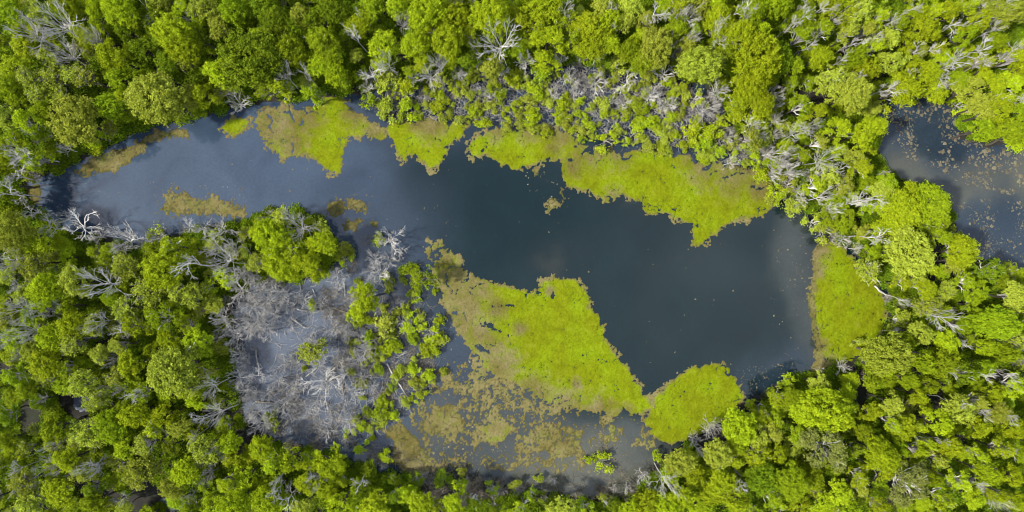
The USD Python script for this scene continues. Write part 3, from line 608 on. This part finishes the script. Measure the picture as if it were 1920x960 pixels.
BARE = """
268,452,20,s 298,446,18,s 172,446,20,s 122,408,20,s 205,470,18,s 62,392,20,f 318,470,16,s 35,60,34,s 110,52,38,w 105,100,32,s 160,68,22,s 440,190,25,s 50,290,28,f 105,276,14,s 45,240,22,s 12,362,30,f 145,425,40,f 100,432,26,f 229,453,36,s 345,425,20,s 370,430,22,s 405,437,28,s 430,468,25,s 12,330,26,f 400,470,22,s
532,145,18,w 745,45,15,w 687,130,26,f 730,120,18,w 795,135,22,w 825,125,22,s 875,140,15,f 940,85,38,w 895,160,13,s 680,22,13,f 575,145,13,f 672,75,16,f 892,120,13,s 945,130,16,s 502,405,22,s 570,432,26,w 730,455,33,s 940,155,14,b 860,145,12,b
1230,15,28,f 1280,25,20,w 1262,40,12,w 1292,75,14,w 1357,75,20,w 1382,8,20,f 1395,28,14,f 1067,10,16,w 1150,20,13,f 990,105,24,s 1057,112,18,s 1065,140,22,s 1120,102,17,s 1122,147,24,s 1177,147,26,f 1247,130,24,s 1265,80,18,s
1270,105,18,b 1352,155,26,s 1345,187,15,s 1247,195,18,s 1222,180,17,w 1320,210,20,w 1330,45,16,f 1375,255,17,s 1417,235,20,s 1430,245,17,s 1367,305,13,w 1130,160,16,b 1160,185,16,b 1345,110,15,s 1080,115,13,b 1130,50,11,f 1160,45,10,f
1090,160,18,b 1240,165,16,b 1290,200,15,b 1205,165,16,b 1040,160,15,b 1330,180,14,b 1440,290,16,b 1395,285,14,b
1477,45,24,t 1525,77,20,t 1555,37,16,t 1590,80,18,t 1585,105,18,t 1540,10,24,t 1500,15,18,t 1677,42,18,t 1785,45,22,t 1780,105,34,t 1840,95,30,t 1775,145,24,t 1650,165,18,f 1612,140,20,t 1700,150,14,t 1910,175,20,t 1905,90,26,t 1860,115,18,t
1715,95,18,t 1835,5,18,t 1750,165,13,f 1870,65,22,t 1890,10,18,t 1455,165,20,s 1455,195,14,s 1460,220,15,s 1470,245,15,s 1502,250,16,w 1525,230,14,w 1482,285,13,s 1450,280,18,s 1550,295,22,w 1585,320,16,f 1625,380,30,f 1570,395,18,s 1542,370,17,s
1630,440,20,f 1590,450,17,s 1672,320,9,s 1595,385,15,f 1495,320,20,s 1470,300,15,s 1640,75,16,t 1700,20,16,t 1740,95,16,t 1600,40,14,t 1560,440,14,b 1610,465,14,s
15,495,26,w 20,530,16,f 30,580,26,w 70,585,20,w 107,585,18,s 197,540,32,w 187,605,20,w 215,627,17,f 55,625,22,w 15,645,20,w 40,665,18,s 370,500,26,f 425,495,26,w 445,550,34,s 410,605,24,s 435,635,28,s 450,680,18,s 445,705,20,w 252,735,18,f 210,725,15,s
87,715,11,s 192,730,13,s 200,675,17,s 395,725,20,w 415,775,22,w 375,785,15,f 390,855,26,s 357,820,14,f 182,875,17,w 90,887,22,s 22,887,16,f 110,832,13,w 380,900,18,s 340,940,15,s 50,920,18,s 467,715,13,f 467,780,14,f 220,940,11,f 420,570,22,b 455,600,20,b
490,545,28,s 625,517,20,s 705,520,30,s 557,560,12,s 500,625,18,f 680,660,17,w 645,675,20,b 675,710,15,w 695,725,15,s 595,725,46,s 545,740,34,b 575,770,22,s 630,775,26,b 650,787,17,w 520,800,24,b 750,715,20,n 572,890,14,f 605,905,17,w 667,915,18,f 542,935,22,f
525,895,13,f 510,925,15,f 485,712,20,f 595,832,18,n 752,572,11,s 895,905,13,n 650,560,15,s 615,582,20,n 640,610,18,n 660,640,18,n 690,690,16,n 740,690,16,n 720,730,18,n 620,700,22,b 560,790,20,b 690,790,16,n 620,810,20,n 655,830,16,n 585,800,18,b 480,660,16,b 700,840,14,n 545,835,18,n 465,560,18,b 805,690,14,n 785,720,14,n 660,745,16,b 715,615,14,s 700,482,22,s 722,492,20,s 748,470,18,s 688,452,15,n 660,502,18,n 690,510,18,s 640,520,16,s 770,540,14,n 750,600,14,s 775,650,13,n 790,680,13,n 745,560,14,n
1135,845,18,n 1300,830,17,s 1315,850,12,s 1245,895,24,w 1205,890,17,s 1332,795,15,w 1325,810,13,w 1360,810,11,s 1400,910,15,f 1152,915,9,s 1180,920,12,s 1035,905,8,s 1132,945,9,f 1430,775,13,s 1260,875,14,f 1225,915,14,b 1160,880,14,n 940,905,10,n
1732,527,16,s 1780,592,26,w 1585,695,17,s 1542,697,8,f 1625,677,8,s 1840,770,16,t 1900,780,16,t 1835,700,18,t 1875,940,13,w 1805,640,14,f 1825,895,16,t 1910,645,18,s 1680,625,11,f 1665,560,12,b 1690,570,14,n 1640,660,14,n 1690,550,12,f 1800,760,14,t 1880,700,14,t 1760,830,12,t
"""
def rows(text):
    for t in text.split():
        x, y, r, k = t.split(',')
        yield float(x), float(y), float(r), k

prg = random.Random(5)
PLACED = []        # name, proto, px, py, rpx, tone word, kind, x, y
def instance(name, proto, x, y, z, sxy, sz, rot, tilt=(0, 0), squash=1.0):
    path = '/World/' + numbered(name)
    xf = UsdGeom.Xform.Define(stage, path)
    xf.AddTranslateOp().Set(Gf.Vec3d(float(x), float(y), float(z)))
    xf.AddRotateXYZOp().Set(Gf.Vec3f(tilt[0], tilt[1], rot))
    xf.AddScaleOp().Set(Gf.Vec3f(sxy * squash, sxy / squash, sz))
    p = xf.GetPrim()
    p.GetReferences().AddInternalReference('/World/Prototypes/' + proto)
    p.SetInstanceable(True)
    return p

def stand(px, py, h, frac):
    """foot of a plant of height h whose crown (at frac of its height) shows at this pixel"""
    z = 0.0
    for _ in range(2):
        x, y = P(px, py, z + h * frac)
        z = float(ground_z(x, y))
    return x, y, z

WORD = {'p': 'pale', 'b': 'bright green', 'm': 'mid green', 'd': 'deep green', 'o': 'olive green', 'g': 'greyish olive'}
def add_leafy(px, py, rp, tone, fill=False, shrublet=False):
    rm = rp * S * 1.01
    if tone == 'b' and rp < 30 and prg.random() < (.32 if px < 480 and py > 400 else .18): tone = 'p'
    if tone == 'm' and rp < 30 and px < 480 and prg.random() < .25: tone = 'o'
    x0, y0 = P(px, py, 3)
    wet = float(water_sd(x0, y0)) > -1.0
    if wet and rp < 26:
        name, key = 'marsh_shrub', prg.choice(SML); h = 1.3 + 1.35 * rm; frac = .6
        if tone == 'g': tone = 'o'
    elif tone == 'o' and rp < 36:
        name, key = 'sparse_tree', prg.choice(OPEN); h = 3.2 + 1.9 * rm; frac = .66
    elif rp >= 29:
        name, key = 'broad_crowned_tree', prg.choice(BIG); h = 4.8 + 1.75 * rm; frac = .66
        if rp > 43: key = prg.choice(['broad_a', 'broad_d', 'broad_c'])
    elif rp >= 16:
        name, key = 'broadleaf_tree', prg.choice(MED); h = 4.2 + 2.0 * rm; frac = .66
    else:
        name, key = 'leafy_bush', prg.choice(SML); h = 2.0 + 1.9 * rm; frac = .6
        if tone == 'g': tone = 'o'
    if shrublet: name = 'marsh_sapling'  # small shrubs added to fill the flooded margins
    if fill:
        name = 'young_tree'; h *= .62
    elif name in ('broadleaf_tree', 'broad_crowned_tree', 'sparse_tree'):
        if px > 1380 and py < 300: h += 3.0
        if px > 1640 and py > 600: h += 2.5
        h *= prg.uniform(.9, 1.12)
    tones_of = 'pbmdo' if key in SML else 'pbog' if key in OPEN else 'pbmdog'
    if tone not in tones_of: tone = 'b'
    R, H = PROTO[key]
    x, y, z = stand(px, py, h, frac)
    rm *= (CAM_H - z - h * frac) / CAM_H * 1.04
    if wet and rp < 26: rm *= 1.02
    p = instance(name, f'{key}_{tone}', x, y, z, rm / R, h / H, prg.uniform(0, 360), squash=prg.uniform(.84, 1.16))
    PLACED.append(dict(prim=p, name=name, px=px, py=py, r=rp, tone=tone, x=x, y=y, wet=wet, h=h))

for px, py, rp, t in rows(LEAFY): add_leafy(px, py, rp, t)

KINDW = {'s': 'spray', 'f': 'fork', 'w': 'wheel', 'b': 'brush', 't': 'tall', 'n': 'tan'}
brg = np.random.default_rng(91)
def more(pg, n, kinds, lo, hi, seed):
    return [(x / S + 960, 480 - y / S, brg.uniform(lo, hi), kinds[brg.integers(len(kinds))]) for x, y in scatter(pg, n, None, seed)]
MORE = more(poly([(500,540),(640,540),(700,640),(660,700),(520,690),(490,620)]), 26, 'ssw', 12, 20, 111) + \
    more(poly([(430,510),(520,520),(500,600),(470,640),(480,700),(560,720),(560,800),(470,800),(420,720),(410,600)]), 34, 'sswb', 14, 26, 101) + \
    more(poly([(520,690),(660,650),(720,720),(690,800),(600,830),(530,790)]), 16, 'ssbn', 13, 24, 102) + \
    more(poly([(600,520),(700,520),(700,600),(640,640),(600,600)]), 16, 'bnbs', 12, 20, 103) + \
    more(poly([(860,150),(1000,140),(1100,150),(1240,160),(1340,190),(1400,280),(1340,250),(1240,225),(1100,200),(960,190),(860,190)]), 46, 'bbsb', 12, 20, 104) + \
    more(poly([(1400,280),(1460,230),(1500,300),(1540,400),(1480,380)]), 16, 'bsb', 12, 20, 105) + \
    more(poly([(680,140),(860,120),(860,190),(700,200)]), 14, 'bsb', 11, 18, 106) + \
    more(poly([(700,560),(820,600),(820,720),(740,780),(700,700)]), 18, 'nnb', 10, 17, 107) + \
    more(poly([(640,820),(820,890),(1000,915),(1180,900),(1180,935),(900,925),(700,890)]), 16, 'nbb', 10, 18, 108)
for px, py, rp, k in list(rows(BARE)) + MORE:
    kind = KINDW[k]; key = prg.choice(DEAD[kind]); R, H = PROTO[key]
    rm = rp * S * (.86 if kind == 'tall' else 1.06)
    h = {'spray': 2.6 + 1.6 * rm, 'fork': 4.5 + 1.2 * rm, 'wheel': 4.5 + 1.2 * rm, 'brush': 1.0 + .55 * rm, 'tall': 10.5 + 1.0 * rm, 'tan': 1.0 + .55 * rm}[kind]
    x0, y0 = P(px, py, 3)
    wet = float(water_sd(x0, y0)) > -1.0
    if not wet and kind in 'spray fork wheel'.split(): h += 3.8
    if px > 1380 and py < 300 and kind in ('fork', 'wheel'): h += 2
    frac = {'spray': .72, 'fork': .75, 'wheel': .72, 'brush': .4, 'tall': .8, 'tan': .4}[kind]
    x, y, z = stand(px, py, h, frac)
    tilt = (prg.uniform(-7, 7), prg.uniform(-7, 7)) if kind != 'tall' else (prg.uniform(-5, 5), prg.uniform(-5, 5))
    name = 'bare_bush' if kind in ('brush', 'tan') else 'bare_tree'
    p = instance(name, key, x, y, z, rm * (CAM_H - h * frac) / CAM_H / R, h / H, prg.uniform(0, 360), tilt)
    PLACED.append(dict(prim=p, name=name, px=px, py=py, r=rp, tone=kind, x=x, y=y, wet=wet, h=h))

# lower young trees wherever the forest would still be open
tree_xy = np.array([(d['px'], d['py'], d['r']) for d in PLACED if d['name'] not in ('bare_tree', 'bare_bush')])
tones_near = [d['tone'] for d in PLACED if d['name'] not in ('bare_tree', 'bare_bush')]
frg = np.random.default_rng(77)
made = 0
cand = np.stack([frg.uniform(-25, 1945, 9000), frg.uniform(-25, 985, 9000)], 1)
GAPS = [(150, 750, 26), (60, 770, 30), (280, 925, 30), (240, 945, 22), (20, 690, 18), (1800, 700, 16), (1690, 830, 12), (135, 750, 30), (270, 60, 16), (395, 250, 40), (1700, 590, 14)]
for cx, cy in cand:
    if made >= 290: break
    x, y = P(cx, cy, 3)
    if float(water_sd(x, y)) > -1.2: continue
    if any(math.hypot(cx - a, cy - b) < c for a, b, c in GAPS): continue
    dd = np.hypot(tree_xy[:, 0] - cx, tree_xy[:, 1] - cy)
    rr = frg.uniform(15, 23)
    if ((dd < tree_xy[:, 2] * .68 + rr * .5)).any(): continue
    near = np.argsort(dd)[:4]
    tone = tones_near[near[frg.integers(4)]]
    tone = {'p': 'b', 'g': 'm', 'o': 'm'}.get(tone, tone) if frg.random() < .7 else 'm'
    add_leafy(cx, cy, rr, tone, fill=True); made += 1
    tree_xy = np.vstack([tree_xy, [cx, cy, rr]]); tones_near.append(tone)

# extra low shrubs that stand in the flooded margins
FLOODED = [(poly([(700,185),(860,135),(960,135),(1100,130),(1300,160),(1380,250),(1420,320),(1380,315),(1270,285),(1100,258),(900,235),(720,222)]), 210),
           (poly([(660,520),(800,500),(845,600),(835,700),(780,765),(700,830),(650,760),(650,620)]), 80)]
for pg, n in FLOODED:
    for x, y in scatter(pg, n, None, 21 + n):
        px, py = x / S + 960, 480 - y / S
        rp = frg.uniform(6, 12)
        add_leafy(px, py, rp, frg.choice(list('bpbpo')), shrublet=True)

# ------------------------------------------------------------------ logs and fallen trunks
LOGS = [((547,596),(574,615),.11,'thin pale log lying slantwise in the flooded clearing'), ((558,580),(578,583),.13,'short white log lying level in the flooded clearing'),
    ((504,737),(526,733),.12,'short tan log at the left end of the drowned brush'), ((641,714),(646,742),.15,'straight upright looking tan log among the drowned brush'),
    ((587,542),(593,556),.08,'small grey stick below the leafy point'), ((562,529),(565,545),.09,'small grey stick nearest the flooded clearing top edge'),
    ((645,530),(648,555),.10,'thin grey log beside the white bare fan tree'), ((595,690),(574,706),.08,'thin grey stick below the open olive shrub'),
    ((705,642),(717,665),.20,'thick broken pale trunk leaning between the marsh shrubs'), ((726,682),(764,744),.13,'long pale fallen trunk pointing down right among the marsh shrubs'),
    ((1639,536),(1663,558),.16,'bleached log lying beside the half moon algae mat'), ((1642,522),(1651,535),.12,'shorter bleached log above the longer one on the right bank'),
    ((480,752),(512,755),.16,'brown fallen trunk at the left edge of the flooded clearing'), ((680,612),(745,660),.10,'long thin brown pole lying under the marsh shrubs'),
    ((620,575),(690,600),.09,'long thin brown pole reaching right from the small green shrub'), ((480,655),(486,690),.13,'curved white snag at the left of the flooded clearing'),
    ((665,655),(700,680),.09,'thin forked brown pole among the drowned twigs'), ((690,560),(655,575),.07,'thin dark stick by the leafy shrub group'),
        ((215,735),(217,770),.13,'dark mossy trunk lying in the bare soil gap at left')]
for (a, b, rad, label) in LOGS:
    r = np.random.default_rng(int(a[0] * 7 + a[1]))
    z = .12
    A, B = np.array([*P(*a), z]), np.array([*P(*b), z + .15])
    A[2] = max(A[2], float(ground_z(A[0], A[1])) + .1); B[2] = max(B[2], float(ground_z(B[0], B[1])) + .1)
    c = (A + B) / 2
    root = '/World/' + numbered('fallen_log')
    xf = UsdGeom.Xform.Define(stage, root); xf.AddTranslateOp().Set(Gf.Vec3d(*map(float, c)))
    tag(xf.GetPrim(), label, 'log')
    pts = bend(r, A - c, B - c, .02, 7); L = np.linalg.norm(B - A)
    put(root + '/trunk', *tube(pts, np.linspace(rad, rad * .55, 7), 8), DEADWOOD if 'pale' in label or 'white' in label or 'bleached' in label else TANWOOD if 'brown' in label or 'tan' in label else BARK if 'mossy' in label else GREYWOOD)
    for k in range(3):
        i = r.integers(2, 6); d = r.normal(0, 1, 3); d[2] = abs(d[2])
        put(root + '/' + ('branch_stub' + (f'_{k:03d}' if k else '')), *tube(bend(r, pts[i], pts[i] + d / np.linalg.norm(d) * L * r.uniform(.12, .3), .05, 4), np.linspace(rad * .4, rad * .15, 4), 5), GREYWOOD)

# ------------------------------------------------------------------ uncountable growth: undergrowth on the forest floor, drowned twigs in the shallows
def twig_mesh(name, label, cat, pts, material, lmin, lmax, seed, zmax=.25):
    r = np.random.default_rng(seed); bag = Bag()
    for x, y in pts:
        L = r.uniform(lmin, lmax); a = r.uniform(0, 6.28); z = max(0.0, float(ground_z(x, y)))
        p0 = np.array([x, y, z + r.uniform(-.02, .08)]); d = np.array([math.cos(a), math.sin(a), 0]) * L
        p1 = p0 + d * .5 + [r.normal(0, .08 * L), r.normal(0, .08 * L), r.uniform(0, zmax)]
        bag.add(tube([p0, p1, p0 + d + [0, 0, r.uniform(-.05, zmax)]], [r.uniform(.02, .05), .025, .012], 3))
        if r.random() < .6:
            e = np.array([math.cos(a + .7), math.sin(a + .7), .3]) * L * .4
            bag.add(tube([p1, p1 + e * .5, p1 + e], [.02, .016, .01], 3))
    tag(bag.put('/World/' + name, material).GetPrim(), label, cat, kind='stuff')
cl = poly([(440,560),(480,525),(560,530),(620,520),(700,560),(760,600),(800,700),(760,770),(700,830),(600,840),(500,800),(440,700)])
br = poly([(560,640),(660,600),(760,660),(760,760),(690,830),(560,810),(500,760)])
twig_mesh('drowned_twigs', 'grey drowned twigs lying in the flooded clearing', 'twigs', np.vstack([scatter(cl, 600, None, 31), scatter(br, 650, None, 32)]), GREYWOOD, .5, 2.2, 33)
twig_mesh('shore_twigs', 'grey dead twigs standing in the flooded upper shrubs', 'twigs', scatter(poly([(700,185),(860,130),(960,130),(1100,125),(1300,170),(1400,270),(1440,320),(1380,300),(1270,275),(1100,245),(900,225),(720,215)]), 3600, None, 34), GREYWOOD, .4, 1.8, 35, .9)
twig_mesh('brown_twigs', 'brown dead stems tangled between the marsh shrubs', 'twigs', np.vstack([scatter(poly([(610,540),(800,560),(820,700),(740,800),(650,700)]), 900, None, 36), scatter(poly([(680,820),(900,890),(1000,905),(1200,890),(1240,860),(1260,900),(1100,940),(800,920)]), 500, None, 37)]), TANWOOD, .6, 2.6, 38, .4)

und_keys = []
for i, (mt, sd_) in enumerate((('d', 51), ('d', 52), ('m', 53), ('d', 54))):
    r = np.random.default_rng(sd_)
    n = 420
    u = r.normal(0, 1, (n, 3)); u[:, 2] = np.abs(u[:, 2]); u /= np.linalg.norm(u, axis=1, keepdims=True)
    c = u * r.uniform(.3, 1, (n, 1)) * [1.1, 1.1, .8]
    v, f, t = leaf_cards(r, c, u + [0, 0, .4], .22, r.uniform(0, .5, n))
    put(f'/World/undergrowth/clump_{"abcd"[i]}', v, f, LEAF[mt], tint=t); und_keys.append(f'/World/undergrowth/clump_{"abcd"[i]}')
pi = UsdGeom.PointInstancer.Define(stage, '/World/undergrowth')
pi.CreatePrototypesRel().SetTargets([Sdf.Path(k) for k in und_keys])
ug = np.random.default_rng(61)
c = np.stack([ug.uniform(-92, 92, 20000), ug.uniform(-48, 48, 20000)], 1)
dens = fbm(np.stack([c[:, 0] * .15, c[:, 1] * .15, c[:, 0] * 0], -1), 3, 63)
keep = (water_sd(c[:, 0], c[:, 1]) < -.6) & (dens > .30)
for a, b, rr in GAPS[:5] + GAPS[7:8]:
    gx0, gy0 = P(a, b, 0); keep &= np.hypot(c[:, 0] - gx0, c[:, 1] - gy0) > rr * S
c = c[keep][:9500]
zz = ground_z(c[:, 0], c[:, 1])
pi.CreatePositionsAttr(Vt.Vec3fArray.FromNumpy(np.column_stack([c, zz - .1]).astype(np.float32)))
pi.CreateProtoIndicesAttr(Vt.IntArray.FromNumpy(ug.integers(0, 4, len(c)).astype(np.int32)))
s = ug.uniform(.6, 1.5, len(c)); pi.CreateScalesAttr(Vt.Vec3fArray.FromNumpy(np.column_stack([s, s, s * ug.uniform(.7, 1.6, len(c))]).astype(np.float32)))
a = ug.uniform(0, np.pi, len(c)).astype(np.float16)
pi.CreateOrientationsAttr(Vt.QuathArray([Gf.Quath(float(math.cos(t)), 0, 0, float(math.sin(t))) for t in a]))
tag(pi.GetPrim(), 'low leafy undergrowth over the forest floor beneath the trees', 'undergrowth', kind='stuff')

# ------------------------------------------------------------------ labels: each plant by its look and by the landmark it stands nearest to
LANDMARKS = [(293,187,'the palest round left shore crown'), (143,228,'the pale crown by pond tip'), (110,62,'the upper left bare trees'),
    (472,112,'the deep green upper dome'), (440,190,'the spiky upper shore bare tree'), (415,52,'the small pale top left crown'), (565,30,'the pale top edge crown'),
    (920,128,'the pale crown above flooded shrubs'), (940,85,'the spider shaped upper bare tree'), (1230,92,'the pale top centre crown'), (1310,122,'the wide olive upper tree'),
    (1418,112,'the big clumpy upper right crown'), (1590,178,'the pale crown by second pond'), (1850,160,'the bright crown above second pond'),
    (1742,385,'the second pond shore crowns'), (1700,472,'the palest crown between ponds'), (1625,380,'the white forked tree between ponds'),
    (1860,605,'the wide far right crown'), (1780,592,'the white right hand spider tree'), (1660,665,'the fluffy crown by moon mat'), (1545,840,'the greyish olive lower right dome'),
    (1700,905,'the greyish bottom right dome'), (1540,765,'the broad lower right shore crown'), (1535,722,'the pale lower right shore crown'), (1385,800,'the crown beside the rounded mat'),
    (143,528,'the pale dome left of clearing'), (325,695,'the biggest round left crown'), (229,453,'the white bushy left shore tree'), (145,425,'the forked left shore bare tree'),
    (585,655,'the open olive clearing tree'), (595,725,'the largest bare clearing thicket'), (730,455,'the white fan tree at point'), (705,520,'the white fan of twigs'),
    (620,870,'the bright crown below the clearing'), (685,562,'the leafiest shrub by the clearing'), (795,525,'the round shrub at clearing tip'), (855,940,'the bright bottom centre crown'),
    (1130,868,'the lone bottom shallows shrub'), (1245,895,'the bare bottom shore tree'), (165,810,'the wide olive lower left crown'), (270,885,'the pale olive bottom left crown'),
    (1135,262,'the shrub jutting into algae'), (1300,245,'the bright shrubs by the algae'), (725,208,'the shrub between upper mats'), (197,540,'the spider tree by pale dome'),
    (390,855,'the bare bottom left fan tree'), (1110,55,'the large top middle crown'), (800,25,'the large top edge crown'),
    (560,606,'the slanting clearing log'), (587,572,'the small green clearing shrub'), (445,550,'the bare tree left of clearing'), (644,729,'the upright tan clearing log'), (483,672,'the curved white clearing snag'), (1050,150,'the upper grey brush strip'), (711,654,'the thick broken pale trunk'),
    (745,712,'the long pale fallen trunk'), (752,845,'the wedge of tan algae'), (812,470,'the brown mat top left tip'), (615,590,'the long thin brown pole')]
LM = np.array([(a, b) for a, b, _ in LANDMARKS])
DIRS = ['right of', 'upper right of', 'above', 'upper left of', 'left of', 'lower left of', 'below', 'lower right of']
BAREW = {'spray': 'pale twiggy', 'fork': 'crooked forked', 'wheel': 'wide spreading', 'tall': 'tall slender', 'brush': 'low grey', 'tan': 'low brown'}
NOUN = {'marsh_sapling': 'low sapling', 'broad_crowned_tree': 'broad tree', 'broadleaf_tree': 'leafy tree', 'sparse_tree': 'sparse tree', 'marsh_shrub': 'shrub', 'leafy_bush': 'leafy bush', 'young_tree': 'low tree', 'bare_tree': 'bare tree', 'bare_bush': 'bare bush'}
CAT = {'marsh_sapling': 'shrublet', 'broad_crowned_tree': 'tree', 'broadleaf_tree': 'tree', 'sparse_tree': 'tree', 'marsh_shrub': 'shrub', 'leafy_bush': 'bush', 'young_tree': 'tree', 'bare_tree': 'dead tree', 'bare_bush': 'dead bush'}
GROUP = {'marsh_sapling': 'low shrubs standing in the flooded margins', 'broad_crowned_tree': 'broad crowned trees of the swamp forest', 'broadleaf_tree': 'leafy trees of the swamp forest', 'sparse_tree': 'thin crowned trees of the swamp forest', 'marsh_shrub': 'shrubs standing in the flooded margins', 'leafy_bush': 'leafy bushes along the banks',
         'young_tree': 'low trees between the tall crowns', 'bare_tree': 'bleached bare trees', 'bare_bush': 'bare bushes in the shallows'}
ORD = ['', 'second ', 'third ', 'fourth ', 'fifth ', 'sixth ', 'seventh ', 'eighth ', 'ninth ', 'tenth ', 'eleventh ', 'twelfth ', 'thirteenth ', 'fourteenth ']
slots = {}
for d in PLACED:
    if d['name'] in ('bare_tree', 'bare_bush'):
        look = BAREW[d['tone']]
    else:
        look = WORD[d['tone']]
    size = 'large ' if d['r'] >= 36 else 'small ' if d['r'] < 14 else ''
    what = f"{size}{look} {NOUN[d['name']]}"
    dx, dy = d['px'] - LM[:, 0], LM[:, 1] - d['py']
    dist = np.hypot(dx, dy); k = int(np.argmin(dist))
    d['landmark'] = dist[k] < 0.5
    if dist[k] < 0.5:
        t = LANDMARKS[k][2]
        d['label'] = (t[4:] if t.startswith('the ') else t) + f", {'an' if look[0] in 'aeiou' else 'a'} {look} {NOUN[d['name']]}"
        continue
    sec = int(round(math.atan2(dy[k], dx[k]) / (math.pi / 4))) % 8
    slots.setdefault((what, k, sec), []).append((dist[k], d))
for (what, k, sec), found in slots.items():
    found.sort(key=lambda t: t[0])
    for i, (dd, d) in enumerate(found):
        near = 'just ' if i == 0 and dd < 45 and len(found) == 1 else ''
        first = ('' if len(found) == 1 else 'nearest ' if i == 0 else ORD[min(i, 13)] + 'nearest ')
        d['label'] = f"{first}{what} {near}{DIRS[sec]} {LANDMARKS[k][2]}"
for d in PLACED:
    tag(d['prim'], d['label'], CAT[d['name']], GROUP[d['name']])
